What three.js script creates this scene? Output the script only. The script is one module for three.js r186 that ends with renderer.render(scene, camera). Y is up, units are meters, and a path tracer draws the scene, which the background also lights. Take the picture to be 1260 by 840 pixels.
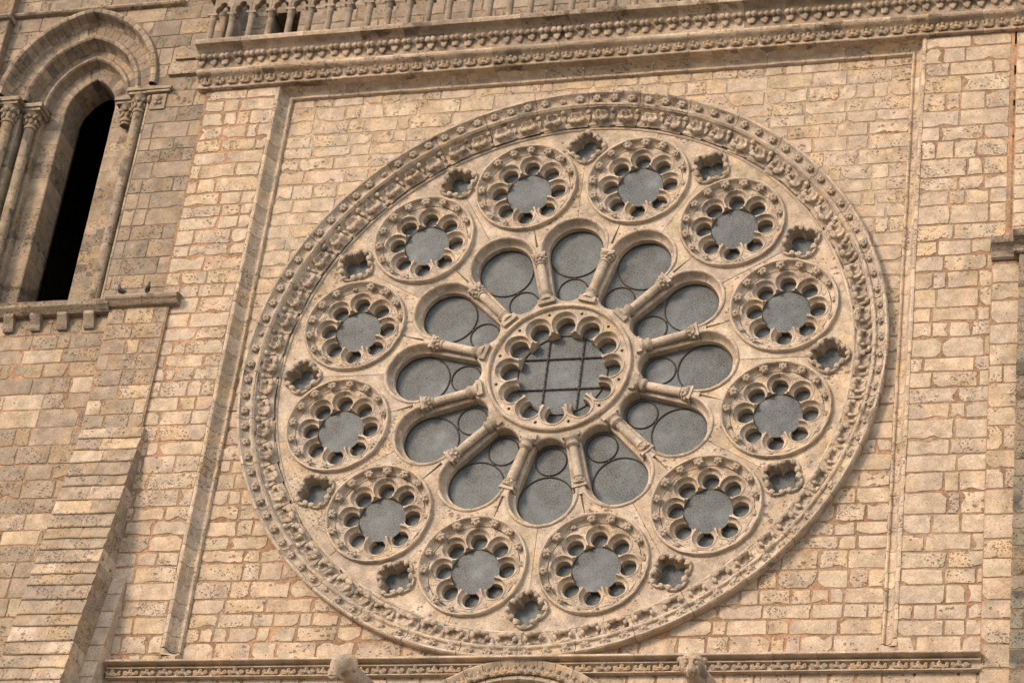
import * as THREE from 'three';
import { mergeGeometries, toCreasedNormals } from 'three/addons/utils/BufferGeometryUtils.js';
import { MarchingCubes } from 'three/addons/objects/MarchingCubes.js';

// ------------------------------------------------------------ camera, sky, sun
// Origin: centre of the rose window. The square in front of the cathedral lies 31 m lower.
const scene = new THREE.Scene();
const camera = new THREE.PerspectiveCamera(14.098, 1260 / 840, 0.5, 3000);
camera.position.set(14.801, -29.316, 45.168);
camera.rotation.set(0.5615, 0.3393, 0.1407, 'YXZ');

const SUN = new THREE.Vector3(-0.50, 0.37, 0.78).normalize();
const skyTexture = (() => {                       // hazy, bright, almost even sky
  const w = 256, h = 128, d = new Float32Array(w * h * 4);
  for (let j = 0; j < h; j++) for (let i = 0; i < w; i++) {
    const el = ((j + 0.5) / h - 0.5) * Math.PI, az = ((i + 0.5) / w) * 2 * Math.PI - Math.PI;
    const v = new THREE.Vector3(Math.cos(el) * Math.cos(az), Math.sin(el), Math.cos(el) * Math.sin(az));
    const t = Math.max(0, Math.sin(el));
    const g = Math.pow(Math.max(0, v.dot(SUN)), 6) * 0.9;
    const b = 1 - 0.28 * t, k = (i + j * w) * 4;
    d[k] = 0.88 * b + g * 1.0; d[k + 1] = 0.89 * b + g * 0.93; d[k + 2] = 0.92 * b + g * 0.84; d[k + 3] = 1;
  }
  const t = new THREE.DataTexture(d, w, h, THREE.RGBAFormat, THREE.FloatType);
  t.mapping = THREE.EquirectangularReflectionMapping; t.magFilter = t.minFilter = THREE.LinearFilter; t.needsUpdate = true;
  return t;
})();
scene.background = skyTexture; scene.environment = skyTexture;

const sun = new THREE.DirectionalLight(0xffe0c2, 2.1);
sun.position.copy(SUN).multiplyScalar(80); sun.target.position.set(0, 0, 0);
sun.castShadow = true; sun.shadow.radius = 26; sun.shadow.mapSize.set(4096, 4096);
Object.assign(sun.shadow.camera, { left: -40, right: 40, top: 40, bottom: -40, near: 1, far: 200 });
scene.add(sun, sun.target);

const renderer = new THREE.WebGLRenderer({ antialias: true });
renderer.setSize(1024, 682);
renderer.toneMapping = THREE.LinearToneMapping;
renderer.toneMappingExposure = 1.76;
renderer.shadowMap.enabled = true;

// ------------------------------------------------------------ random, noise
let seed = 7;
const rnd = () => { seed |= 0; seed = seed + 0x6D2B79F5 | 0; let t = Math.imul(seed ^ seed >>> 15, 1 | seed); t = t + Math.imul(t ^ t >>> 7, 61 | t) ^ t; return ((t ^ t >>> 14) >>> 0) / 4294967296; };
const R = (a, b) => a + (b - a) * rnd();
const PI = Math.PI, rad = d => d * PI / 180;
const clamp = (x, a = 0, b = 1) => Math.min(b, Math.max(a, x));
const smooth = (a, b, x) => { const t = clamp((x - a) / (b - a)); return t * t * (3 - 2 * t); };
const hash3 = (x, y, z) => { let h = Math.imul(x, 374761393) + Math.imul(y, 668265263) + Math.imul(z, 2147483647 ^ 0x5bd1e995); h = Math.imul(h ^ h >>> 13, 1274126177); return ((h ^ h >>> 16) >>> 0) / 4294967296; };
function vnoise(x, y, p, s = 0) {                   // value noise that repeats every p cells
  const xi = Math.floor(x), yi = Math.floor(y), fx = x - xi, fy = y - yi, m = a => ((a % p) + p) % p;
  const u = fx * fx * (3 - 2 * fx), v = fy * fy * (3 - 2 * fy);
  const a = hash3(m(xi), m(yi), s), b = hash3(m(xi + 1), m(yi), s), c = hash3(m(xi), m(yi + 1), s), e = hash3(m(xi + 1), m(yi + 1), s);
  return a + (b - a) * u + (c - a) * v + (a - b - c + e) * u * v;
}
const fbm = (u, v, p, oct, s = 0) => { let a = 0.5, t = 0, n = 0; for (let o = 0; o < oct; o++) { t += a * vnoise(u * p, v * p, p, s + o * 17); n += a; a *= 0.55; p *= 2; } return t / n; };
function noise3(x, y, z, s = 0) {
  const xi = Math.floor(x), yi = Math.floor(y), zi = Math.floor(z), f = t => t * t * (3 - 2 * t);
  const u = f(x - xi), v = f(y - yi), w = f(z - zi), h = (i, j, k) => hash3(xi + i, yi + j + s * 57, zi + k);
  const l = (a, b, t) => a + (b - a) * t;
  return l(l(l(h(0, 0, 0), h(1, 0, 0), u), l(h(0, 1, 0), h(1, 1, 0), u), v), l(l(h(0, 0, 1), h(1, 0, 1), u), l(h(0, 1, 1), h(1, 1, 1), u), v), w);
}

// ------------------------------------------------------------ textures
const TEX = 2.56;                                   // metres covered by one stone texture
function texture(n, fn, colour) {
  const d = new Uint8Array(n * n * 4);
  for (let j = 0; j < n; j++) for (let i = 0; i < n; i++) {
    const c = fn(i / n, j / n, i, j), k = (i + j * n) * 4;
    if (typeof c === 'number') d[k] = d[k + 1] = d[k + 2] = clamp(c) * 255;
    else { d[k] = clamp(c[0]) * 255; d[k + 1] = clamp(c[1]) * 255; d[k + 2] = clamp(c[2]) * 255; }
    d[k + 3] = 255;
  }
  const t = new THREE.DataTexture(d, n, n, THREE.RGBAFormat);
  t.wrapS = t.wrapT = THREE.RepeatWrapping; t.magFilter = THREE.LinearFilter; t.minFilter = THREE.LinearMipmapLinearFilter; t.generateMipmaps = true;
  if (colour) t.colorSpace = THREE.SRGBColorSpace;
  t.needsUpdate = true; return t;
}
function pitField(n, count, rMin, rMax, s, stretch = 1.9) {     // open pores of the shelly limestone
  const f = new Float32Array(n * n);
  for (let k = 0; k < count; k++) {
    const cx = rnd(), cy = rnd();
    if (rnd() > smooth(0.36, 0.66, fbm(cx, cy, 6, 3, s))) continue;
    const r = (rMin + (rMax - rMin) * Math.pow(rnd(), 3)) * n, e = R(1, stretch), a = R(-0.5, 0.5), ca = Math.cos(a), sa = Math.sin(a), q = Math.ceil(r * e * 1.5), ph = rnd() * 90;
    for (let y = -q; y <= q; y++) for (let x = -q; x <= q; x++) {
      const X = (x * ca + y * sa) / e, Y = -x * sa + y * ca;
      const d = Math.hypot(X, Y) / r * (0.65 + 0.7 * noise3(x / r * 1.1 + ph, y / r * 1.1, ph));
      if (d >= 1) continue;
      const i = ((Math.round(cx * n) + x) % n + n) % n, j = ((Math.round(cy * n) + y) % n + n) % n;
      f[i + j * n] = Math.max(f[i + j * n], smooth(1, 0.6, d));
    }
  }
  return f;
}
function stoneSet(s, pits, rMin, rMax, stain, grime) {
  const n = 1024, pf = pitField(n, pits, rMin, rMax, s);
  const map = texture(n, (u, v, i, j) => {
    const big = fbm(u, v, 3, 4, s + 1), mid = fbm(u, v, 14, 4, s + 2), fine = fbm(u, v, 130, 2, s + 3), och = smooth(0.5, 0.72, fbm(u, v, 5, 5, s + 4)) * stain, gr = smooth(0.52, 0.66, fbm(u, v, 7, 6, s + 6)) * grime;
    let b = 0.78 + 0.12 * (big - 0.5) + 0.26 * (mid - 0.5) + 0.22 * (fine - 0.5);
    b *= 1 - 0.35 * gr;
    const p = pf[i + j * n] * 0.42;  // pore shade painted into the colour, with some grime
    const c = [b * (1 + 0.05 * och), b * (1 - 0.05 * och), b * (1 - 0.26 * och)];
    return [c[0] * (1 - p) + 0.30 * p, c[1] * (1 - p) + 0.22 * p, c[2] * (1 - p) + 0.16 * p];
  }, true);
  const bump = texture(n, (u, v, i, j) => clamp(0.62 + 0.28 * (fbm(u, v, 9, 4, s + 8) - 0.5) + 0.22 * (fbm(u, v, 90, 3, s + 9) - 0.5) - 0.55 * pf[i + j * n]));
  return { map, bump };
}
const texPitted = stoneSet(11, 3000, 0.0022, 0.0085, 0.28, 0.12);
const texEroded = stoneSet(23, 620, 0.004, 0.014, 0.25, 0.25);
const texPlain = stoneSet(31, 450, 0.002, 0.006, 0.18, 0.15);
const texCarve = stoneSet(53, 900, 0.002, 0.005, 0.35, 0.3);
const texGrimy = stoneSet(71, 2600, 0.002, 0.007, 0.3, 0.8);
const texMortar = { map: texture(512, (u, v) => { const b = 0.80 + 0.34 * (fbm(u, v, 4, 4, 90) - 0.5) + 0.3 * (fbm(u, v, 60, 2, 91) - 0.5), t = fbm(u, v, 3, 4, 95) - 0.5; return [b, b * (1 - 0.22 * t), b * (1 - 0.35 * t)]; }, true), bump: texture(512, (u, v) => fbm(u, v, 24, 5, 92)) };
const texGlass = (() => {                           // small leaded pieces, seen from outside
  const n = 1024, g = 34, px = [], tone = [];
  for (let j = 0; j < g; j++) for (let i = 0; i < g; i++) { px.push([(i + R(0.05, 0.95)) / g, (j + R(0.05, 0.95)) / g]); tone.push(R(0, 1)); }
  return texture(n, (u, v) => {
    let d1 = 9, d2 = 9, id = 0; const ci = Math.floor(u * g), cj = Math.floor(v * g);
    for (let b = -2; b <= 2; b++) for (let a = -2; a <= 2; a++) {
      const I = ((ci + a) % g + g) % g, J = ((cj + b) % g + g) % g, q = px[I + J * g];
      let dx = u - q[0], dy = v - q[1]; dx -= Math.round(dx); dy -= Math.round(dy);
      const d = Math.hypot(dx, dy); if (d < d1) { d2 = d1; d1 = d; id = I + J * g; } else if (d < d2) d2 = d;
    }
    const line = smooth(0.0062, 0.002, d2 - d1), film = fbm(u, v, 6, 5, 140), gr = fbm(u, v, 90, 2, 141);
    const b = 0.30 + 0.045 * (tone[id] - 0.5) + 0.34 * (film - 0.5) + 0.12 * (gr - 0.5), w = line * (0.45 + 0.55 * hash3(id, 3, 5));
    return [b * 0.97 * (1 - w) + 0.42 * w, b * (1 - w) + 0.42 * w, b * (0.97 + 0.04 * hash3(id, 9, 1)) * (1 - w) + 0.41 * w];
  }, true);
})();

// ------------------------------------------------------------ materials
const mat = (t, bumpScale, rough, extra) => new THREE.MeshStandardMaterial({ map: t.map, bumpMap: t.bump, bumpScale, roughness: rough, ...extra });
const M = {
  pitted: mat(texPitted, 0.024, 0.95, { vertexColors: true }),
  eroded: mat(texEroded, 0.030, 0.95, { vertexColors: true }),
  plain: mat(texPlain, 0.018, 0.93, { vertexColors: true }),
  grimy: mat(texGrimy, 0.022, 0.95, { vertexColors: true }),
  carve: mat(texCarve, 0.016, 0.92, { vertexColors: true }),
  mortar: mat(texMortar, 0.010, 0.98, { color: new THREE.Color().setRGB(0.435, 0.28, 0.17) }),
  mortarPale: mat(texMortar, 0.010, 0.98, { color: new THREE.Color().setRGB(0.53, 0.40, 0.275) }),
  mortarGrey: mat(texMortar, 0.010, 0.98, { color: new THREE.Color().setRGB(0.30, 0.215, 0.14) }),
  glass: new THREE.MeshStandardMaterial({ map: texGlass, color: new THREE.Color().setRGB(0.72, 0.82, 0.89), roughness: 0.6 }),
  iron: new THREE.MeshStandardMaterial({ color: new THREE.Color().setRGB(0.035, 0.026, 0.02), roughness: 0.8 }),
  chamberShade: mat(texGrimy, 0.01, 0.95, { color: new THREE.Color().setRGB(0.11, 0.085, 0.06) }),  // chamber walls: interior shade painted in as a dark colour
  paving: mat(texMortar, 0.008, 0.95, { color: new THREE.Color().setRGB(0.34, 0.30, 0.25) }),
  feather: new THREE.MeshStandardMaterial({ color: new THREE.Color().setRGB(0.06, 0.05, 0.045), roughness: 0.8 }),
};
// base colours (linear)
const C = {
  cream: [[0.665, 0.525, 0.385], [0.655, 0.52, 0.388], [0.645, 0.508, 0.375], [0.67, 0.53, 0.385], [0.63, 0.495, 0.368], [0.655, 0.52, 0.392]],
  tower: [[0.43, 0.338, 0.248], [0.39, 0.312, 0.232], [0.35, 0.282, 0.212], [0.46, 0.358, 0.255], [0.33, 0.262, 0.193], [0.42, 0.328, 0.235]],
  rose: [[0.655, 0.538, 0.415], [0.625, 0.512, 0.398], [0.675, 0.553, 0.425]],
  ochre: [0.645, 0.52, 0.37], grey: [0.30, 0.265, 0.21],
};
const pick = a => a[Math.floor(rnd() * a.length)];
const tint = (c, k = 0.06) => { const f = 1 + R(-k, k); return [c[0] * f, c[1] * f * (1 + R(-0.012, 0.012)), c[2] * f * (1 + R(-0.025, 0.025))]; };

// ------------------------------------------------------------ helpers
const taken = {};
const numbered = n => { const k = taken[n] = (taken[n] ?? -1) + 1; return k ? `${n}_${String(k).padStart(3, '0')}` : n; };
function thing(name, label, category, pos = [0, 0, 0], group) {
  const o = new THREE.Group(); o.name = numbered(name); o.position.set(...pos); o.userData = { label, category };
  if (group) o.userData.group = group;
  scene.add(o); return o;
}
function part(name, geo, material, parent) {
  const m = new THREE.Mesh(geo, material); m.name = name; m.castShadow = m.receiveShadow = true; parent.add(m); return m;
}
function colour(geo, c) {
  const n = geo.attributes.position.count, a = new Float32Array(n * 3);
  for (let i = 0; i < n; i++) { a[3 * i] = c[0]; a[3 * i + 1] = c[1]; a[3 * i + 2] = c[2]; }
  geo.setAttribute('color', new THREE.BufferAttribute(a, 3)); return geo;
}
function boxUV(geo, off = [R(0, 3), R(0, 3)]) {     // uv in metres, projected along each face's main axis
  const g = geo.index ? geo.toNonIndexed() : geo, p = g.attributes.position, uv = new Float32Array(p.count * 2);
  const a = new THREE.Vector3(), b = new THREE.Vector3(), c = new THREE.Vector3();
  for (let i = 0; i < p.count; i += 3) {
    a.fromBufferAttribute(p, i); b.fromBufferAttribute(p, i + 1); c.fromBufferAttribute(p, i + 2);
    const n = b.clone().sub(a).cross(c.clone().sub(a)), x = Math.abs(n.x), y = Math.abs(n.y), z = Math.abs(n.z);
    [a, b, c].forEach((q, k) => {
      const u = z >= x && z >= y ? [q.x, q.y] : x >= y ? [q.z, q.y] : [q.x, q.z];
      uv[(i + k) * 2] = u[0] / TEX + off[0]; uv[(i + k) * 2 + 1] = u[1] / TEX + off[1];
    });
  }
  g.setAttribute('uv', new THREE.BufferAttribute(uv, 2)); return g;
}
const strip = g => { const h = g.index ? g.toNonIndexed() : g.clone(); for (const k of Object.keys(h.attributes)) if (k !== 'position') h.deleteAttribute(k); return h; };
const join = list => mergeGeometries(list.map(strip));
function finish(geo, c, crease = 0.6, rough = 0, off) {        // normals, uneven wear, uv, colour
  let g = strip(geo);
  if (rough) { const p = g.attributes.position; for (let i = 0; i < p.count; i++) { const x = p.getX(i), y = p.getY(i), z = p.getZ(i); p.setXYZ(i, x + rough * (noise3(x * 9, y * 9, z * 9 + 3) - 0.5), y + rough * (noise3(x * 9 + 40, y * 9, z * 9) - 0.5), z + rough * (noise3(x * 9, y * 9 + 70, z * 9) - 0.5)); } }
  g = toCreasedNormals(g, crease); g = boxUV(g, off); return c ? colour(g, c) : g;
}
function grid(rows, closeU = false) {               // rows: array of rows of [x,y,z]
  const nu = rows[0].length, pos = [], idx = [];
  rows.forEach(r => r.forEach(q => pos.push(...q)));
  for (let j = 0; j < rows.length - 1; j++) for (let i = 0; i < (closeU ? nu : nu - 1); i++) {
    const a = j * nu + i, b = j * nu + (i + 1) % nu, c = a + nu, d = b + nu; idx.push(a, b, c, b, d, c);
  }
  const g = new THREE.BufferGeometry(); g.setAttribute('position', new THREE.Float32BufferAttribute(pos, 3)); g.setIndex(idx); return g;
}
// profile of [radius, z] turned about the z axis between two angles
const turn = (prof, a0, a1, n) => grid(prof.map(([r, z]) => Array.from({ length: n + 1 }, (_, i) => { const t = a0 + (a1 - a0) * i / n; return [r * Math.cos(t), r * Math.sin(t), z]; })));
// closed [z,y] profile drawn out along x, with end faces
function drawX(prof, x0, x1, rough = 0) {
  const s = new THREE.Shape(prof.map(([z, y]) => new THREE.Vector2(z, y)));
  const g = new THREE.ExtrudeGeometry(s, { depth: x1 - x0, bevelEnabled: false, steps: Math.max(1, Math.round((x1 - x0) / 0.3)) });
  g.applyMatrix4(new THREE.Matrix4().set(0, 0, 1, x0, 0, 1, 0, 0, 1, 0, 0, 0, 0, 0, 0, 1)); // z->x, x->z (mirrors: flip below)
  const q = strip(g), p = q.attributes.position;
  for (let i = 0; i < p.count; i += 3) { const a = [p.getX(i + 1), p.getY(i + 1), p.getZ(i + 1)]; p.setXYZ(i + 1, p.getX(i + 2), p.getY(i + 2), p.getZ(i + 2)); p.setXYZ(i + 2, ...a); }
  return q;
}
function lump(list, seedN, rough, detail = 2, freq = 6) {      // joined, knobbly carved balls: [x,y,z, rx,ry,rz]
  return join(list.map(([x, y, z, rx, ry, rz], k) => {
    const g = new THREE.IcosahedronGeometry(1, detail), p = g.attributes.position;
    for (let i = 0; i < p.count; i++) {
      const v = new THREE.Vector3().fromBufferAttribute(p, i), f = 1 + rough * (noise3(v.x * freq / 3 + k * 9 + seedN, v.y * freq / 3, v.z * freq / 3 + seedN) - 0.5) * 2;
      p.setXYZ(i, x + v.x * rx * f, y + v.y * ry * f, z + v.z * rz * f);
    }
    return g;
  }));
}
const place = (g, x, y, z, rz = 0) => g.clone().applyMatrix4(new THREE.Matrix4().makeRotationZ(rz).setPosition(x, y, z));

// ------------------------------------------------------------ coursed masonry
// one worn block: rounded, slightly uneven outline, soft arris, sides going back into the mortar
function blockGeometry(poly, z, c, o = {}) {
  const n = poly.length, cx = poly.reduce((s, q) => s + q[0], 0) / n, cy = poly.reduce((s, q) => s + q[1], 0) / n;
  const tx = R(-0.007, 0.007), ty = R(-0.008, 0.008), lift = R(-0.001, 0.006), F = (x, y) => z + lift + (x - cx) * tx + (y - cy) * ty;
  const inset = o.inset ?? 0.016, pos = [], idx = [];
  for (const [x, y] of poly) pos.push(x, y, z - 0.06);
  for (const [x, y] of poly) pos.push(x, y, F(x, y) - R(0.002, 0.006));
  for (const [x, y] of poly) { const d = Math.hypot(x - cx, y - cy), k = Math.max(0.5, 1 - inset / Math.max(d, 0.02)); const X = cx + (x - cx) * k, Y = cy + (y - cy) * k; pos.push(X, Y, F(X, Y)); }
  for (const [x, y] of poly) { const X = cx + (x - cx) * 0.5, Y = cy + (y - cy) * 0.5; pos.push(X, Y, F(X, Y) + R(-0.003, 0.004)); }
  pos.push(cx, cy, F(cx, cy) + R(-0.004, 0.005));
  for (let i = 0; i < n; i++) {
    const j = (i + 1) % n;
    for (let r = 0; r < 3; r++) { const a = r * n + i, b = r * n + j; idx.push(a, b, a + n, b, b + n, a + n); }
    idx.push(3 * n + i, 3 * n + j, 4 * n);
  }
  const g = new THREE.BufferGeometry(); g.setAttribute('position', new THREE.Float32BufferAttribute(pos, 3)); g.setIndex(idx); g.computeVertexNormals();
  const off = [R(0, 9), R(0, 9)], uv = []; for (let i = 0; i < pos.length; i += 3) uv.push((pos[i] - cx) / TEX + off[0], (pos[i + 1] - cy) / TEX + off[1]);
  g.setAttribute('uv', new THREE.Float32BufferAttribute(uv, 2));
  return colour(g, c);
}
function blockOutline(x0, y0, x1, y1, joint, wear) {
  const w = x1 - x0, h = y1 - y0, pts = [], ph = rnd() * 100, cut = [0, 1, 2, 3].map(() => rnd() < 0.14 * wear ? R(0.06, 0.18) : R(0.02, 0.045));
  const biteSide = rnd() < 0.32 * wear ? Math.floor(rnd() * 4) : -1, bitePos = R(0.2, 0.8), biteW = R(0.05, 0.14), biteD = R(0.02, 0.10);
  const side = (ax, ay, bx, by, nx, ny, k) => {
    const L = Math.hypot(bx - ax, by - ay), n = Math.max(3, Math.round(L / 0.075));
    for (let i = 0; i <= n; i++) {
      let s = L * i / n; const c0 = Math.min(cut[k], L * 0.3), c1 = Math.min(cut[(k + 1) % 4], L * 0.3);
      s = c0 + (L - c0 - c1) * i / n;
      const win = smooth(-0.02, 0.05, Math.min(s, L - s)); let d = joint + win * wear * 0.022 * Math.pow(noise3(s * 5 + ph, k * 7.3, ph), 2) * 1.6;
      if (k === biteSide) d += win * biteD * Math.exp(-(((s - bitePos * L) / biteW) ** 2));
      pts.push([ax + (bx - ax) * s / L + nx * d, ay + (by - ay) * s / L + ny * d]);
    }
  };
  side(x0, y0, x1, y0, 0, 1, 0); side(x1, y0, x1, y1, -1, 0, 1); side(x1, y1, x0, y1, 0, -1, 2); side(x0, y1, x0, y0, 1, 0, 3);
  return pts;
}
function masonry(parent, x0, x1, y0, y1, z, o = {}) {
  const colours = o.colours ?? C.cream, joint = o.joint ?? 0.010, wear = o.wear ?? 1, hMin = o.hMin ?? 0.29, hMax = o.hMax ?? 0.42, wMin = o.wMin ?? 0.36, wMax = o.wMax ?? 0.98;
  const nC = Math.max(1, Math.round((y1 - y0) / ((hMin + hMax) / 2))); let hs = Array.from({ length: nC }, () => R(hMin, hMax)); const k = (y1 - y0) / hs.reduce((a, b) => a + b, 0); hs = hs.map(h => h * k);
  let y = y0, count = 0;
  for (const h of hs) {
    let x = x0;
    while (x < x1 - 1e-6) {
      let w = R(wMin, wMax); if (rnd() < 0.12) w = R(0.24, 0.36); if (x1 - (x + w) < 0.26) w = x1 - x;
      const a = x, b = x + w; x = b;
      const mid = [(a + b) / 2, y + h / 2];
      if (o.skip && o.skip(a, b, y, y + h)) continue;
      let poly = blockOutline(a, y, b, y + h, joint, wear * R(0.5, 1.25));
      if (o.push) poly = poly.map(q => o.push(q[0], q[1]));
      let area = 0; poly.forEach((q, i) => { const r = poly[(i + 1) % poly.length]; area += q[0] * r[1] - r[0] * q[1]; });
      if (area < 0.05) continue;
      const r = rnd(), c = r < (o.ochre ?? 0.035) ? tint(C.ochre, 0.04) : tint(pick(colours), o.vary ?? 0.035);
      const m = o.material ?? (rnd() < (o.pitted ?? 0.34) ? M.pitted : rnd() < 0.3 ? M.eroded : M.plain);
      part('stone', blockGeometry(poly, z, c, o), m, parent); count++;
    }
    y += h;
  }
  return count;
}
function bed(parent, x0, x1, y0, y1, z, hole, material = M.mortar) {   // mortar behind and between the stones
  const s = new THREE.Shape([[x0, y0], [x1, y0], [x1, y1], [x0, y1]].map(q => new THREE.Vector2(...q)));
  if (hole) s.holes.push(new THREE.Path(hole.map(q => new THREE.Vector2(...q))));
  return part('mortar', boxUV(new THREE.ExtrudeGeometry(s, { depth: 0.3, bevelEnabled: false }).translate(0, 0, z - 0.3)), material, parent);
}
const circlePts = (cx, cy, r, n, a0 = 0, a1 = 2 * PI) => Array.from({ length: n }, (_, i) => { const t = a0 + (a1 - a0) * i / n; return [cx + r * Math.cos(t), cy + r * Math.sin(t)]; });

// ============================================================ SETTING
{
  const g = new THREE.PlaneGeometry(3000, 3000).rotateX(-PI / 2).translate(0, -31, 0);
  const uv = g.attributes.uv; for (let i = 0; i < uv.count; i++) uv.setXY(i, uv.getX(i) * 600, uv.getY(i) * 600);
  const m = part('ground', g, M.paving, scene); m.userData = { kind: 'structure' };
}
{ // plain facade below and behind what the photograph shows
  const t = thing('facade_base', 'plain pale limestone lower facade below the carved string course', 'wall');
  part('wall', finish(new THREE.BoxGeometry(28, 21.5, 3).translate(-2, -20.25, -0.9), C.cream[2]), M.plain, t);
  part('plinth', finish(new THREE.BoxGeometry(28.6, 1.4, 3.2).translate(-2, -30.3, -0.7), C.cream[4]), M.plain, t);
}

// ------------------------------------------------------------ walls of the rose bay
const ZP = 0.40, ZW = 0.70, RING = 6.70;
{
  const t = thing('panel_wall', 'pale limestone block wall recessed behind the moulded frame, around the rose', 'wall');
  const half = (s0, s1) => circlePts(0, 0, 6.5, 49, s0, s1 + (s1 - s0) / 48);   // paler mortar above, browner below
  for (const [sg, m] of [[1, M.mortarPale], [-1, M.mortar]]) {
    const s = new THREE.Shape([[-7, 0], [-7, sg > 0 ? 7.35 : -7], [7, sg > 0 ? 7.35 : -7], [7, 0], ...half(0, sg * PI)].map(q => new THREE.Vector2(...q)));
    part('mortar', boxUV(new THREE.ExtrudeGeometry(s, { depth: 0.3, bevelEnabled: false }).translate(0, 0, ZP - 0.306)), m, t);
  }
  masonry(t, -6.9, 6.9, -6.92, 7.26, ZP, {
    wear: 1.3,
    skip: (a, b, c, d) => { const fx = Math.max(Math.abs(a), Math.abs(b)), fy = Math.max(Math.abs(c), Math.abs(d)); return Math.hypot(fx, fy) < RING + 0.1; },
    push: (x, y) => { const r = Math.hypot(x, y); return r < RING ? [x * RING / r, y * RING / r] : [x, y]; },
  });
}
{
  const t = thing('side_wall', 'strip of pale limestone blocks between the stepped buttress and the frame moulding', 'wall');
  bed(t, -8.9, -7.17, -7.0, 7.5, ZW - 0.006);
  masonry(t, -8.86, -7.19, -6.92, 7.44, ZW, { wear: 1.4 });
}
{
  const t = thing('side_wall', 'strip of pale limestone blocks between the frame moulding and the bracketed pier', 'wall');
  bed(t, 7.17, 9.06, -7.6, 7.5, ZW - 0.006);
  masonry(t, 7.19, 8.96, -7.55, 7.44, ZW, { wear: 1.1, hMin: 0.31, hMax: 0.46 });
}
{
  const t = thing('lower_wall', 'band of limestone blocks directly below the carved leaf string course', 'wall');
  bed(t, -8.4, 8.7, -9.6, -7.1, ZW - 0.006);
  masonry(t, -8.3, 8.68, -8.9, -7.1, ZW, { wear: 1.1 });
}

// ------------------------------------------------------------ square frame moulding
{
  const t = thing('frame_moulding', 'hollow moulded stone frame around the square rose panel', 'moulding');
  // [offset inwards from the outer edge, z]
  const prof = [[-0.015, 0.68], [-0.015, 0.712], [0.02, 0.72], [0.055, 0.708], [0.075, 0.67], [0.082, 0.61], [0.10, 0.545], [0.135, 0.49], [0.175, 0.455], [0.215, 0.443], [0.235, 0.45], [0.248, 0.478], [0.272, 0.492], [0.298, 0.482], [0.312, 0.452], [0.315, 0.36]];
  const X = 7.19, YT = 7.51, YB = -6.45;
  const sweep = (f) => grid(prof.map(([o, z]) => { const [a, b] = f(o); const n = 4; return Array.from({ length: n + 1 }, (_, i) => [a[0] + (b[0] - a[0]) * i / n, a[1] + (b[1] - a[1]) * i / n, z]); }));
  const piece = g => part('moulding_stone', finish(g, tint(pick(C.cream), 0.08), 0.5, 0.022), rnd() < 0.5 ? M.pitted : M.plain, t);
  for (const s of [-1, 1]) {
    let y = YB; while (y < YT) {
      let h = R(0.3, 0.48); const last = YT - (y + h) < 0.35; const y0 = y, y1 = last ? null : y + h - 0.008; y = last ? YT : y + h;
      const g = sweep(o => { const p = [s * (X - o), y0], q = [s * (X - o), last ? YT - o : y1]; return s < 0 ? [q, p] : [p, q]; }); piece(g);
    }
    // rounded stop at the foot
    const rows = []; for (let k = 0; k <= 6; k++) rows.push(prof.map(([o, z]) => { const u = k / 6, flat = 0.715 + (0.445 - 0.715) * clamp((o - 0.05) / 0.25) * 0.35; return [s * (X - o), YB - 0.02 - 0.14 * u, z + (o > 0.3 ? 0 : (flat - z) * smooth(0, 1, u))]; }));
    if (s > 0) rows.forEach(r => r.reverse()); piece(grid(rows));
    part('stop_stone', finish(new THREE.BoxGeometry(0.32, 0.28, 0.30).translate(s * (X - 0.15), YB - 0.30, 0.52), tint(C.cream[1])), M.pitted, t);
  }
  let x = -X; while (x < X) {
    let w = R(0.5, 1.0); const last = X - (x + w) < 0.6, first = x === -X; const x0 = x, x1 = last ? X : x + w - 0.008; x = last ? X : x + w;
    piece(sweep(o => [[last ? X - o : x1, YT - o], [first ? -X + o : x0, YT - o]]));
  }
  part('mortar', join([new THREE.BoxGeometry(0.3, 14.2, 0.2).translate(-7.06, 0.4, 0.32), new THREE.BoxGeometry(0.3, 14.2, 0.2).translate(7.06, 0.4, 0.32), new THREE.BoxGeometry(14.4, 0.24, 0.2).translate(0, 7.40, 0.32)].map(g => boxUV(g))), M.mortar, t);
}

// ============================================================ ROSE WINDOW
const rose = thing('rose_window', 'great round rose window of carved pale stone with twelve roundels and twelve petals', 'rose window');
const roseC = () => tint(pick(C.rose), 0.05);
// carved ornaments shared by many copies
const rosetteGeos = [0, 1, 2].map(k => {
  const list = [[0, 0, 0.012, 0.072, 0.072, 0.062]]; const n = 6;
  for (let i = 0; i < n; i++) { const a = i / n * 2 * PI + k; list.push([0.057 * Math.cos(a), 0.057 * Math.sin(a), 0.028, 0.034, 0.034, 0.040]); }
  list.push([0, 0, 0.066, 0.028, 0.028, 0.026]);
  return finish(lump(list, k * 5, 0.22, 1), C.rose[k % 3].map(v => v * 0.95), 1.0);
});
const wornGeos = [0, 1].map(k => finish(lump([[0, 0, -0.005, 0.05, 0.06, 0.03], [0.03, 0.02, 0.005, 0.03, 0.025, 0.03], [-0.03, -0.015, 0, 0.028, 0.03, 0.03]], 30 + k * 7, 0.5, 1), C.rose[k].map(v => v * 0.9), 1.0));
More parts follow.
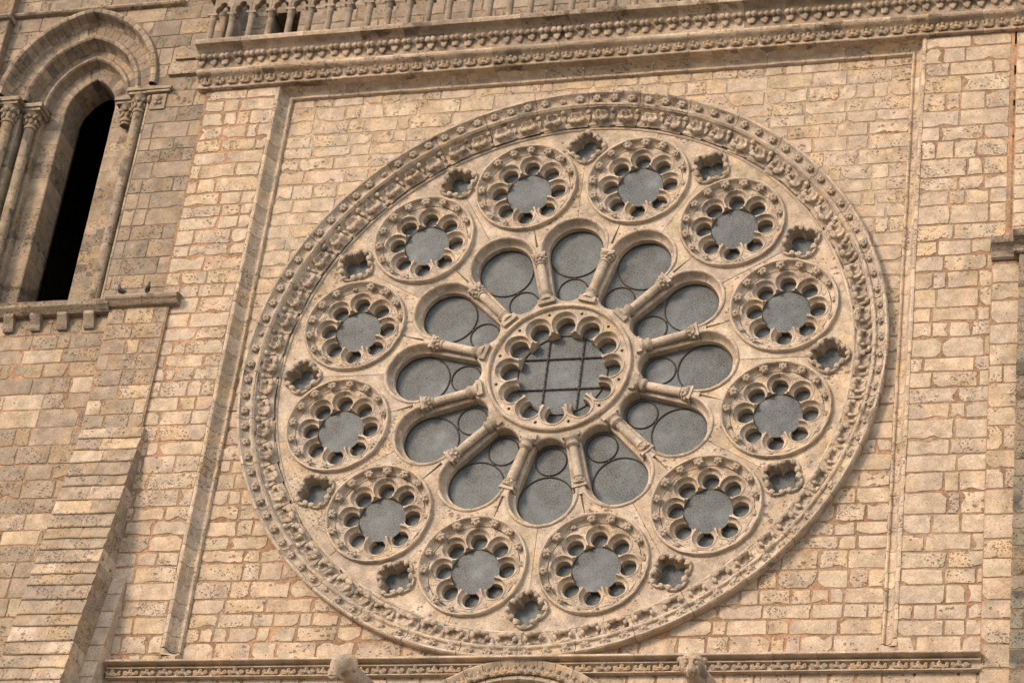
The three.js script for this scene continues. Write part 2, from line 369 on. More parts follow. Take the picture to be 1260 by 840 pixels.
// stiff-leaf crocket; local y runs outwards, z towards the viewer
const leafGeos = [0, 1, 2].map(k => {
  const N = 22, rows = [], sd = 60 + k * 9;
  for (let j = 0; j <= N; j++) { const row = []; for (let i = 0; i <= N; i++) {
    const x = (i / N - 0.5) * 0.46, y = (j / N - 0.5) * 0.40, th = Math.atan2(y / 0.165, x / 0.19), w = 0.5 - 0.5 * Math.sin(th);
    const rho = Math.hypot(x / 0.19, y / 0.165) / (0.92 + 0.13 * Math.cos(5 * (th + PI / 2)) + 0.12 * (noise3(x * 14 + sd, y * 14, sd) - 0.5));
    let h = (0.05 + 0.05 * w) * Math.exp(-(((rho - 0.80) / 0.17) ** 2));
    h += 0.02 * Math.exp(-((x / 0.02) ** 2)) * smooth(-0.12, 0.0, y) * smooth(0.2, 0.12, y);
    h += 0.022 * (noise3(x * 11 + sd, y * 11, sd + 4) - 0.5);
    const base = Math.max(0, y - 0.04) * 0.85, out = smooth(0.95, 1.22, rho);
    row.push([x, y, base + h * (1 - out) - 0.05 * out - 0.012]);
  } rows.push(row); }
  const knobs = lump([[-0.08, -0.10, 0.10, 0.095, 0.056, 0.066], [0.08, -0.10, 0.10, 0.095, 0.056, 0.066], [-0.15, -0.03, 0.07, 0.04, 0.07, 0.05], [0.15, -0.03, 0.07, 0.04, 0.07, 0.05], [0.262, 0.13, 0.085, 0.058, 0.058, 0.058], [0.255, 0.04, 0.02, 0.024, 0.11, 0.035], [0.285, 0.04, 0.02, 0.020, 0.11, 0.03]], sd, 0.22, 2, 5);
  return finish(join([grid(rows), knobs]), C.rose[k].map(v => v * 0.95), 0.8);
});
{ // outer ring: 36 moulded voussoirs with rosettes and leaves
  const prof = [[6.715, 0.34], [6.735, 0.55], [6.735, 0.60], [6.71, 0.632], [6.672, 0.628], [6.655, 0.60], [6.635, 0.555], [6.60, 0.515], [6.555, 0.492], [6.51, 0.488], [6.495, 0.505], [6.478, 0.53], [6.455, 0.54], [6.43, 0.528], [6.415, 0.50], [6.402, 0.49], [6.395, 0.45], [6.37, 0.385], [6.32, 0.335], [6.25, 0.305], [6.17, 0.292], [6.10, 0.295], [6.075, 0.302], [6.058, 0.29], [6.052, 0.18]];
  part('ring_bed', boxUV(turn(prof.map(([r, z], i) => [r - (i < 3 ? 0.012 : 0), z - 0.014]), 0, 2 * PI, 180)), M.mortarGrey, rose);
  for (let k = 0; k < 36; k++) {
    const a0 = rad(k * 10) + 0.0012, a1 = rad(k * 10 + 10) - 0.0012;
    const grey = 0.96;
    const v = part('ring_stone', finish(turn(prof, a0, a1, 10), roseC().map(q => q * grey), 0.5, 0.018), rnd() < 0.35 ? M.grimy : M.carve, rose);
    for (let i = 0; i < 3; i++) {
      const a = rad(k * 10 + (i + 0.5) * 10 / 3), m = part('rosette', rnd() < 0.1 ? pick(wornGeos) : pick(rosetteGeos), M.carve, v);
      m.position.set(6.585 * Math.cos(a), 6.585 * Math.sin(a), 0.525); m.rotation.set(0, 0, R(0, 6)); m.scale.setScalar(R(1.0, 1.14));
    }
    for (let i = 0; i < 2; i++) {
      const a = rad(k * 10 + (i + 0.5) * 5 + R(-0.2, 0.2)), m = part('leaf', pick(leafGeos), rnd() < 0.4 ? M.grimy : M.carve, v);
      m.position.set(6.225 * Math.cos(a), 6.225 * Math.sin(a), 0.335); m.rotation.set(R(-0.06, 0.06), R(-0.06, 0.06), a - PI / 2 + R(-0.09, 0.09)); m.scale.set(R(0.92, 1.1), R(0.88, 1.08), R(0.62, 1.0));
    }
  }
}
// outline helpers: union of circles seen from the centre
const unionR = (circles, o) => th => { let best = 0; for (const [cx, cy, r] of circles) { const q = r + o, b = cx * Math.cos(th) + cy * Math.sin(th), disc = b * b - (cx * cx + cy * cy - q * q); if (disc >= 0) best = Math.max(best, b + Math.sqrt(disc)); } return best; };
function foilSweep(circles, prof, a0, a1, n, outerR) {          // rows of [offset, z]; outerR: plain circle before the first row
  const rows = []; if (outerR) rows.push(Array.from({ length: n + 1 }, (_, i) => { const t = a0 + (a1 - a0) * i / n; return [outerR * Math.cos(t), outerR * Math.sin(t), prof[0][1]]; }));
  for (const [o, z] of prof) { const f = unionR(circles, o); rows.push(Array.from({ length: n + 1 }, (_, i) => { const t = a0 + (a1 - a0) * i / n, r = Math.min(f(t), outerR ? outerR - 0.002 : 99); return [r * Math.cos(t), r * Math.sin(t), z]; })); }
  return grid(rows);
}
// cusped opening: n round foils (centre at distance c, radius r) around a circle of radius Rc; one wedge from foil crown to foil crown
function cuspRow(n, c, r, Rc, o, n1 = 18, n2 = 7) {
  const h = PI / n, q = r + o, cross = f => { let lo = 0, hi = PI; for (let i = 0; i < 40; i++) { const m = (lo + hi) / 2; f(m) ? hi = m : lo = m; } return lo; };
  const P = ph => [c + q * Math.cos(ph), q * Math.sin(ph)];
  const ph = cross(a => { const p = P(a); return Math.atan2(p[1], p[0]) > h || Math.hypot(p[0], p[1]) < Rc; });
  const row = []; for (let i = 0; i <= n1; i++) row.push(P(ph * i / n1));
  const e = row[n1], t0 = Math.atan2(e[1], e[0]), r0 = Math.hypot(...e);
  for (let i = 1; i <= n2; i++) { const t = t0 + (h - t0) * i / n2; row.push([r0 * Math.cos(t), r0 * Math.sin(t)]); }
  const m = row.slice(0, -1).reverse().map(([x, y]) => { const a = 2 * h; return [x * Math.cos(a) + y * Math.sin(a), x * Math.sin(a) - y * Math.cos(a)]; });
  return [...row, ...m];
}
function cuspWedge(n, c, r, Rc, prof, outerR) {
  const shrink = ([x, y]) => { const R0 = Math.hypot(x, y), h = PI / n, t = h + (Math.atan2(y, x) - h) * (1 - 0.003 / h); return [R0 * Math.cos(t), R0 * Math.sin(t)]; };
  const rows = prof.map(([o, z]) => cuspRow(n, c, r, Rc, o).map(shrink).map(p => [...p, z]));
  if (outerR) rows.unshift(rows[0].map(([x, y, z]) => { const t = Math.atan2(y, x); return [outerR * Math.cos(t), outerR * Math.sin(t), z]; }));
  return grid(rows);
}
const ring8 = (n, d, r, a = 0) => Array.from({ length: n }, (_, i) => [d * Math.cos(i * 2 * PI / n + a), d * Math.sin(i * 2 * PI / n + a), r]);
const disc = (r, z, n = 48, uvOff = [0, 0]) => { const g = new THREE.CircleGeometry(r, n).translate(0, 0, z); const p = g.attributes.position, uv = g.attributes.uv; for (let i = 0; i < p.count; i++) uv.setXY(i, p.getX(i) / 2.3 + uvOff[0], p.getY(i) / 2.3 + uvOff[1]); return g; };

const PLATE = 0.22, QR = 5.51;
const quatre = [[0.185, 0, 0.185], [-0.185, 0, 0.185], [0, 0.185, 0.185], [0, -0.185, 0.185]];
{ // twelve wedge-shaped slabs of the tracery plate
  const A = rad(15), gap = 0.0025;
  const qOut = unionR(quatre, 0.062);
    const edge = s => {                                           // along one radial joint from outside in
    const c = [QR * Math.cos(s * A), QR * Math.sin(s * A)], e = [];
    for (let i = 0; i <= 24; i++) { const ph = PI * i / 24, r = qOut(ph); const a = s * A - s * ph; e.push([c[0] + r * Math.cos(a), c[1] + r * Math.sin(a)]); }
    const p = [2.97 * Math.cos(s * A), 2.97 * Math.sin(s * A)];
    for (let i = 0; i <= 16; i++) { const ph = rad(0.3 + 97.7 * i / 16), a = s * A - s * ph; e.push([p[0] + 0.742 * Math.cos(a), p[1] + 0.742 * Math.sin(a)]); }
    return e;
  };
  const halves = [1, -1].map(sg => {                            // a joint also runs along the middle of each wedge, through its roundel
    const p = []; for (let i = 0; i <= 10; i++) { const t = A * i / 10; p.push([6.045 * Math.cos(t), 6.045 * Math.sin(t)]); }
    p.push(...edge(1)); for (let i = 0; i <= 28; i++) { const t = PI - PI * i / 28; p.push([4.7 + 1.105 * Math.cos(t), 1.105 * Math.sin(t)]); }
    const q = p.map(([x, y]) => { const r = Math.hypot(x, y), t = clamp(Math.atan2(y, x), gap / r, A - gap / r); return new THREE.Vector2(r * Math.cos(t), sg * r * Math.sin(t)); });
    if (sg < 0) q.reverse();
    return strip(new THREE.ExtrudeGeometry(new THREE.Shape(q), { depth: 0.30, bevelEnabled: true, bevelSize: 0.004, bevelThickness: 0.004, bevelOffset: -0.004, bevelSegments: 1 }).translate(0, 0, PLATE - 0.304));
  });
  for (let k = 0; k < 12; k++) for (const g of halves) part('plate_slab', finish(place(g, 0, 0, R(-0.010, 0.006), rad(15 + 30 * k)), k === 1 && g === halves[0] ? tint(C.ochre, 0.02) : tint(C.rose[k % 3], 0.06), 0.4), pick([M.carve, M.plain, M.pitted, M.eroded]), rose);
  for (let k = 0; k < 12; k++) part('joint_mortar', boxUV(join([new THREE.BoxGeometry(0.66, 0.05, 0.2).translate(3.27, 0, 0.09), new THREE.BoxGeometry(0.24, 0.05, 0.2).translate(5.92, 0, 0.09)]).rotateZ(rad(15 + 30 * k))), M.mortarGrey, rose);
  for (let k = 0; k < 12; k++) part('joint_mortar', boxUV(join([new THREE.BoxGeometry(1.45, 0.06, 0.2).translate(4.44, 0, 0.10), new THREE.BoxGeometry(0.14, 0.06, 0.2).translate(5.97, 0, 0.10)]).rotateZ(rad(30 * k))).translate(0, 0, -0.012), M.mortarGrey, rose);
  part('plate_bed', boxUV(new THREE.RingGeometry(5.93, 6.06, 120, 1).translate(0, 0, PLATE - 0.02)), M.mortarGrey, rose);
  part('backing', finish(new THREE.CylinderGeometry(6.6, 6.6, 0.3, 64).rotateX(PI / 2).translate(0, 0, -0.33), C.rose[0]), M.plain, rose);
  for (let k = 0; k < 12; k++) {   // thin edge fillet just inside the ring
    const f = part('edge_fillet', finish(turn([[6.03, 0.20], [6.03, 0.245], [6.005, 0.258], [5.975, 0.245], [5.97, 0.21]], rad(30 * k) + 0.001, rad(30 * k + 30) - 0.001, 24), roseC(), 0.6, 0.008), M.carve, rose);
  }
}
const glassPane = (g, parent) => { const m = part('glass_pane', g, M.glass, parent); return m; };
{ // roundels
  const rimProf = [[1.112, 0.16], [1.112, 0.29], [1.098, 0.316], [1.072, 0.318], [1.056, 0.30], [1.048, 0.255], [1.03, 0.212], [0.995, 0.178], [0.955, 0.163], [0.938, 0.16], [0.934, 0.12]];
    const foilProf = [[0.098, 0.152], [0.090, 0.164], [0.078, 0.164], [0.070, 0.152], [0.064, 0.115], [0.046, 0.08], [0.014, 0.06], [0, 0.052], [0, -0.02], [0, -0.14]];
  const spots = Array.from({ length: 12 }, (_, k) => rad(15 + 30 * k));
  const rimGeos = [0, 1, 2, 3].map(k => finish(turn(rimProf, 0, 2 * PI, 84), C.rose[k % 3], 0.5, 0.02));
  const leafBit = k => lump([[0.85, 0.0, 0.15, 0.03, 0.045, 0.014], [0.81, 0.03, 0.15, 0.03, 0.02, 0.014], [0.81, -0.03, 0.15, 0.03, 0.02, 0.014]], 90 + k, 0.55, 1).rotateZ(PI / 8);
  const foilGeos = Array.from({ length: 16 }, (_, k) => { const a = PI / 2; return finish(join([cuspWedge(8, 0.640, 0.170, 0.492, foilProf, 0.928).rotateZ(a), leafBit(k).rotateZ(PI / 2)]), roseC(), 0.5, 0.02); });
  spots.forEach((a, k) => {
    const x = 4.7 * Math.cos(a), y = 4.7 * Math.sin(a);
    const rim = part('roundel', rimGeos[k % 4], k % 2 ? M.carve : M.plain, rose); rim.position.set(x, y, R(-0.006, 0.006));
    for (let i = 0; i < 8; i++) { const f = part('foil_stone', foilGeos[(i * 5 + k * 3) % 16], (i + k) % 3 ? M.carve : M.plain, rim); f.rotation.z = i * PI / 4; f.position.z = R(-0.004, 0.004); }
    const off = R(0, 6);
    for (let i = 0; i < 16; i++) {
      const t = rad(i * 22.5 + 8 + k * 5), worn = (() => { const d = Math.cos(t + PI * 0.27); return d > 0.55 ? rnd() < 0.85 : rnd() < 0.06; })();
      const m = part('rosette', worn ? pick(wornGeos) : pick(rosetteGeos), M.carve, rim); m.position.set(0.995 * Math.cos(t), 0.995 * Math.sin(t), worn ? 0.195 : 0.232); m.rotation.z = R(0, 6); m.scale.setScalar(worn ? R(0.9, 1.25) : R(1.0, 1.2));
    }
    glassPane(disc(0.86, -0.115, 40, [R(0, 1), R(0, 1)]), rim); glassPane(disc(0.486, 0.0, 48, [R(0, 1), R(0, 1)]), rim);   // the middle pane stands forward of the foils
    const ir = part('iron_ring', toCreasedNormals(join([new THREE.TorusGeometry(0.488, 0.009, 6, 48), new THREE.CylinderGeometry(0.487, 0.487, 0.115, 48, 1, true).rotateX(PI / 2).translate(0, 0, -0.058)]), 0.6), M.iron, rim);
  });
}
{ // quatrefoils
  const prof = [[0.064, 0.16], [0.064, 0.262], [0.05, 0.285], [0.028, 0.285], [0.008, 0.262], [-0.006, 0.20], [-0.02, 0.10], [-0.045, -0.03]];
  const rimGeos = [0, 1, 2].map(k => finish(grid(prof.map(([o, z]) => { const f = unionR(quatre, o); return Array.from({ length: 72 }, (_, i) => { const t = i / 72 * 2 * PI; return [f(t) * Math.cos(t), f(t) * Math.sin(t), z]; }).reverse(); }), true), C.rose[k].map(v => v * 0.93), 0.5, 0.018));
  for (const g of rimGeos) { }
  const ballGeos = [0, 1].map(k => finish(lump([[0, 0, 0, 0.058, 0.058, 0.055]], 140 + k, 0.3, 2, 9), C.rose[k].map(v => v * 0.9), 1));
  for (let k = 0; k < 12; k++) {
    const a = rad(30 * k), q = part('quatrefoil', rimGeos[k % 3], M.carve, rose); q.position.set(QR * Math.cos(a), QR * Math.sin(a), 0); q.rotation.z = a;
    const f = unionR(quatre, 0.012);
    for (let i = 0; i < 4; i++) for (const d of [-34, 0, 34]) { const t = i * PI / 2 + rad(d * 0.92), m = part('ball', pick(ballGeos), M.carve, q); m.position.set(f(t) * Math.cos(t), f(t) * Math.sin(t), 0.268); m.scale.setScalar(R(0.85, 1.15)); m.rotation.z = R(0, 6); }
    glassPane(disc(0.34, -0.02, 24, [R(0, 1), R(0, 1)]), q);
  }
}
{ // petals: arch, glass with iron rings
  const prof = [[0.742, 0.15], [0.742, 0.238], [0.725, 0.256], [0.70, 0.258], [0.68, 0.24], [0.668, 0.19], [0.655, 0.12], [0.628, 0.075], [0.598, 0.05], [0.582, 0.045], [0.578, -0.14]];
  for (let k = 0; k < 12; k++) {
    const a = rad(30 * k), c = [2.97 * Math.cos(a), 2.97 * Math.sin(a)];
    const gs = []; const cuts = [-100, -36 + R(-6, 6), 0 + R(-3, 3), 38 + R(-6, 6), 100];
    const first = part('petal_arch', finish(turn(prof, rad(cuts[0]), rad(cuts[1]) - 0.006, 14), roseC(), 0.5, 0.012), M.carve, rose);
    first.position.set(c[0], c[1], 0); first.rotation.z = a;
    for (let i = 1; i < 4; i++) part('arch_stone', finish(turn(prof, rad(cuts[i]) + 0.003, rad(cuts[i + 1]) - 0.003, 12), roseC(), 0.5, 0.012), i % 2 ? M.carve : M.plain, first);
    const pts = [...circlePts(0, 0, 0.66, 20, -PI * 0.6, PI * 0.6), ...circlePts(-0.97, 0, 0.46, 16, PI * 0.6, PI * 1.4)];
    const g = new THREE.ShapeGeometry(new THREE.Shape(pts.map(q => new THREE.Vector2(...q)))).translate(0, 0, -0.10); const uv = g.attributes.uv, p = g.attributes.position, o = [R(0, 1), R(0, 1)]; for (let i = 0; i < p.count; i++) uv.setXY(i, p.getX(i) / 2.3 + o[0], p.getY(i) / 2.3 + o[1]);
    glassPane(g, first);
    part('iron_ring', new THREE.TorusGeometry(0.572, 0.015, 6, 56).translate(0, 0, -0.085), M.iron, first);
    part('iron_ring', new THREE.TorusGeometry(0.315, 0.015, 6, 40).translate(-0.93, 0, -0.085), M.iron, first);
    part('iron_tie', new THREE.BoxGeometry(0.06, 0.03, 0.03).translate(-0.60, 0, -0.085), M.iron, first);
  }
}
{ // colonnettes with capitals and bases in front of the mullions
  const rev = pts => new THREE.LatheGeometry(pts.map(q => new THREE.Vector2(...q)), 20);
  const shaftG = [0, 1, 2].map(k => finish(rev([[0.088, 0], [0.090, 0.3], [0.086, 0.72]]), C.rose[k], 1, 0.008));
  const baseG = [0, 1].map(k => finish(join([rev([[0.0, -0.24], [0.155, -0.24], [0.16, -0.20], [0.15, -0.17], [0.125, -0.15], [0.115, -0.12], [0.125, -0.09], [0.14, -0.07], [0.14, -0.035], [0.12, -0.015], [0.098, 0.01], [0, 0.01]]), new THREE.BoxGeometry(0.36, 0.12, 0.26).translate(0, -0.27, -0.02)]), C.rose[k], 0.7, 0.014));
  const capG = [0, 1, 2].map(k => {
    const l = []; for (let i = 0; i < 8; i++) { const a = i * PI / 4 + 0.2; l.push([0.125 * Math.cos(a), 0.17, 0.125 * Math.sin(a), 0.042, 0.04, 0.042], [0.105 * Math.cos(a + 0.4), 0.10, 0.105 * Math.sin(a + 0.4), 0.032, 0.04, 0.032]); }
    return finish(join([rev([[0.0, 0], [0.105, 0], [0.112, 0.015], [0.108, 0.035], [0.092, 0.045], [0.098, 0.10], [0.12, 0.16], [0.155, 0.20], [0, 0.20]]), lump(l, 200 + k, 0.35, 1), new THREE.BoxGeometry(0.27, 0.04, 0.22).translate(0, 0.215, -0.01), new THREE.BoxGeometry(0.31, 0.045, 0.25).translate(0, 0.255, -0.02), new THREE.BoxGeometry(0.20, 0.2, 0.20).translate(0, 0.34, -0.03)]), C.rose[k].map(v => v * 0.95), 0.7, 0.016);
  });
  const mullS = new THREE.Shape([[1.60, -0.15], [2.92, -0.185], [2.92, 0.185], [1.60, 0.15]].map(q => new THREE.Vector2(...q)));
  const mullG = [0, 1].map(k => finish(new THREE.ExtrudeGeometry(mullS, { depth: 0.18, bevelEnabled: true, bevelSize: 0.03, bevelThickness: 0.03, bevelOffset: -0.03, bevelSegments: 3 }).translate(0, 0, -0.13), C.rose[k], 0.5, 0.008));
  for (let k = 0; k < 12; k++) {
    const a = rad(15 + 30 * k), m = part('mullion', mullG[k % 2], M.carve, rose); m.rotation.z = a;
    const s = part('colonnette', shaftG[k % 3], k % 2 ? M.plain : M.carve, rose); s.position.set(1.94 * Math.cos(a), 1.94 * Math.sin(a), 0.165); s.rotation.z = a - PI / 2;
    part('base', baseG[k % 2], M.carve, s); const cp = part('capital', capG[k % 3], M.carve, s); cp.position.y = 0.70;
  }
}
{ // hub and cusped oculus
  const out = []; for (let i = 0; i < 360; i++) { const t = i * PI / 180, ph = ((i + 15) % 30 - 15) * PI / 180, d = 2.02, q = 0.375, b = d * Math.cos(ph), disc2 = b * b - (d * d - q * q); let r = 1.80; if (disc2 > 0) r = Math.min(r, b - Math.sqrt(disc2)); out.push(new THREE.Vector2(r * Math.cos(t), r * Math.sin(t))); }
  const s = new THREE.Shape(out); s.holes.push(new THREE.Path(circlePts(0, 0, 1.48, 96).map(q => new THREE.Vector2(...q))));
  part('hub', finish(new THREE.ExtrudeGeometry(s, { depth: 0.28, bevelEnabled: true, bevelSize: 0.05, bevelThickness: 0.05, bevelOffset: -0.05, bevelSegments: 4 }).translate(0, 0, -0.14), C.rose[0], 0.5, 0.01), M.carve, rose);
  const rim = part('oculus', finish(turn([[1.525, 0.10], [1.525, 0.245], [1.51, 0.275], [1.485, 0.288], [1.458, 0.28], [1.44, 0.255], [1.432, 0.20], [1.425, 0.16]], 0, 2 * PI, 120), C.rose[0], 0.5, 0.012), M.carve, rose);
    const fp = [[0.104, 0.20], [0.096, 0.218], [0.080, 0.218], [0.070, 0.20], [0.062, 0.155], [0.042, 0.12], [0.012, 0.105], [0, 0.10], [0, -0.04], [0, -0.14]];
  const row0 = cuspRow(12, 1.06, 0.205, 0.90, 0.104), dh = 0.043, dr = 1.325;
  for (let k = 0; k < 12; k++) {
    const a0 = 0.003, a1 = PI / 6 - 0.003, pts = [];
    for (let i = 0; i <= 12; i++) { const t = a0 + (a1 - a0) * i / 12; pts.push(new THREE.Vector2(1.428 * Math.cos(t), 1.428 * Math.sin(t))); }
    for (const [x, y] of row0.slice().reverse()) { const r = Math.hypot(x, y), t = clamp(Math.atan2(y, x), a0, a1); const q = new THREE.Vector2(r * Math.cos(t), r * Math.sin(t)); if (!pts.length || pts[pts.length - 1].distanceTo(q) > 1e-4) pts.push(q); }
    const sh = new THREE.Shape(pts), m = PI / 12, dia = [0, 1, 2, 3].map(i => [dr * Math.cos(m) + dh * Math.cos(m + i * PI / 2), dr * Math.sin(m) + dh * Math.sin(m + i * PI / 2)]);
    sh.holes.push(new THREE.Path(dia.map(q => new THREE.Vector2(...q))));
    const face = new THREE.ShapeGeometry(sh).translate(0, 0, 0.20), tube = grid([0.20, 0.08].map(z => dia.map(q => [q[0], q[1], z])), true), bot = new THREE.PlaneGeometry(0.1, 0.1).rotateZ(m).translate(dr * Math.cos(m), dr * Math.sin(m), 0.08);
    const g = finish(join([face, tube, bot, cuspWedge(12, 1.06, 0.205, 0.90, fp)]), roseC(), 0.5, 0.012);
    const f = part('foil_stone', g, k % 3 ? M.carve : M.plain, rim); f.rotation.z = k * PI / 6 ;
  }
  glassPane(disc(1.36, -0.10, 64, [0.3, 0.1]), rim);
  part('iron_ring', new THREE.TorusGeometry(0.945, 0.015, 6, 72).translate(0, 0, -0.085), M.iron, rim);
  for (const q of [-0.345, 0.385]) {
    const L = Math.sqrt(0.945 ** 2 - q * q) * 2;
    part('iron_bar', new THREE.BoxGeometry(0.024, L, 0.03).translate(q, 0, -0.078), M.iron, rim);
    part('iron_bar', new THREE.BoxGeometry(L, 0.024, 0.03).translate(0, q + 0.0, -0.074), M.iron, rim);
    for (let i = -5; i <= 5; i++) if (Math.abs(i) * 0.16 < L / 2 - 0.05) { part('iron_pin', new THREE.BoxGeometry(0.014, 0.036, 0.034).translate(i * 0.16, q, -0.065), M.iron, rim); part('iron_pin', new THREE.BoxGeometry(0.036, 0.014, 0.034).translate(q, i * 0.16, -0.066), M.iron, rim); }
  }
}

// ============================================================ CORNICES
const friezeLeaf = [0, 1, 2].map(k => finish(lump([[0, -0.02, 0.05, 0.075, 0.045, 0.045], [0, 0.035, 0.035, 0.03, 0.06, 0.04], [-0.085, 0.02, 0.015, 0.035, 0.06, 0.03], [0.085, 0.02, 0.015, 0.035, 0.06, 0.03], [-0.05, -0.045, 0.04, 0.04, 0.03, 0.035], [0.05, -0.045, 0.04, 0.04, 0.03, 0.035]].map(q => q.map((v, i) => i < 3 ? v + R(-0.006, 0.006) : v * R(0.85, 1.15))), 240 + k * 3, 0.42, 2, 8), C.cream[k].map(v => v * 0.86), 0.9));
function lay(parent, name, prof, x0, x1, wMin, wMax, material, cols, rough = 0.014) {      // a moulding cut into stones
  let x = x0; while (x < x1) { let w = R(wMin, wMax); if (x1 - (x + w) < wMin * 0.6) w = x1 - x; part(name, finish(drawX(prof, x + 0.003, x + w - 0.003), tint(pick(cols), 0.08), 0.5, rough), material(), parent); x += w; }
}
{
  const t = thing('upper_cornice', 'projecting cornice with ball corbels and leaf frieze carrying the balustrade', 'cornice');
  const low = [[0.55, 7.43], [0.80, 7.43], [0.815, 7.445], [0.81, 7.48], [0.79, 7.50], [0.80, 7.56], [0.83, 7.62], [0.875, 7.665], [0.92, 7.69], [0.965, 7.705], [1.0, 7.735], [1.015, 7.775], [1.0, 7.82], [0.97, 7.85], [0.93, 7.865], [0.55, 7.865]];
  const up = [[0.55, 7.871], [0.86, 7.871], [0.86, 8.03], [0.875, 8.15], [0.91, 8.26], [0.97, 8.345], [1.05, 8.395], [1.11, 8.405], [1.19, 8.42], [1.205, 8.46], [1.21, 8.51], [1.195, 8.54], [-0.3, 8.54], [-0.3, 8.37], [0.55, 8.37]];
  lay(t, 'cornice_stone', low, -9.1, 11.5, 0.9, 1.7, () => pick([M.carve, M.grimy]), [C.cream[4], C.tower[3], C.cream[2]]);
  lay(t, 'corbel_stone', up, -9.2, 11.5, 0.9, 1.7, () => pick([M.grimy, M.carve]), [C.tower[0], C.tower[3], C.cream[4]]);
  const pair = [0, 1, 2].map(k => finish(lump([[-0.048, 0, 0.02, 0.055, 0.058, 0.06], [0.048, 0, 0.02, 0.055, 0.058, 0.06], [0, -0.07, -0.045, 0.075, 0.10, 0.03]].map(q => q.map((v, i) => i < 3 ? v + R(-0.006, 0.006) : v * R(0.9, 1.1))), 270 + k, 0.2, 2, 5), C.cream[k].map(v => v * 0.84), 0.9));
  for (let x = -9.06; x < 11.3; x += 0.285) { const m = part('corbel_ball', pick(pair), rnd() < 0.5 ? M.carve : M.plain, t); m.position.set(x + R(-0.02, 0.02), 8.20 + R(-0.012, 0.012), 0.955); m.scale.set(R(1.08, 1.25), R(1.0, 1.2), R(0.95, 1.25)); }
  for (let x = -8.9; x < 11.3; x += 0.31) { const m = part('frieze_leaf', pick(friezeLeaf), M.carve, t); m.position.set(x + R(-0.015, 0.015), 7.585, 0.825); m.rotation.x = 0.4; m.scale.set(R(1.0, 1.15), R(0.9, 1.05), 1); }
}
{
  const t = thing('string_course', 'narrow string course with small carved leaves directly beneath the rose', 'string course');
  const prof = [[0.35, -6.74], [0.70, -6.79], [0.985, -6.845], [1.0, -6.855], [1.0, -6.888], [0.985, -6.90], [0.90, -6.907], [0.82, -6.92], [0.80, -6.945], [0.85, -6.952], [0.87, -6.962], [0.865, -6.98], [0.80, -6.987], [0.765, -7.01], [0.755, -7.06], [0.765, -7.11], [0.80, -7.135], [0.84, -7.14], [0.84, -7.16], [0.6, -7.165], [0.35, -7.165]].reverse();
  lay(t, 'string_stone', prof, -8.19, 8.74, 0.8, 1.5, () => pick([M.carve, M.plain]), C.cream, 0.008);
  const arch = x => Math.abs(x - 0.2) < 0.75;
  for (let x = -8.05; x < 8.65; x += 0.365) { if (arch(x)) continue; const m = part('frieze_leaf', pick(friezeLeaf), M.carve, t); m.position.set(x + R(-0.02, 0.02), -7.065, 0.785); m.scale.set(R(1.2, 1.45), R(0.85, 1.0), R(0.95, 1.15)); }
}
{
  const t = thing('carved_arch', 'crown of a carved leaf arch rising just below the string course', 'arch');
  const c = [0.2, -9.52];
  for (let k = 0; k < 16; k++) {
    const a0 = rad(90 - 64 + k * 8), a1 = a0 + rad(8);
    const v = part('voussoir', finish(turn([[2.64, 0.62], [2.64, 0.88], [2.61, 0.90], [2.55, 0.87], [2.47, 0.80], [2.34, 0.80], [2.30, 0.83], [2.25, 0.83], [2.22, 0.78], [2.22, 0.66]], a0 + 0.002, a1 - 0.002, 6).translate(c[0], c[1], 0), tint(pick(C.cream), 0.06), 0.5, 0.016), M.carve, t);
    for (const q of [0.25, 0.75]) { const a = a0 + (a1 - a0) * q, m = part('leaf', pick(friezeLeaf), M.carve, v); m.position.set(c[0] + 2.42 * Math.cos(a), c[1] + 2.42 * Math.sin(a), 0.82); m.rotation.z = a - PI / 2; m.scale.setScalar(1.1); }
  }
}

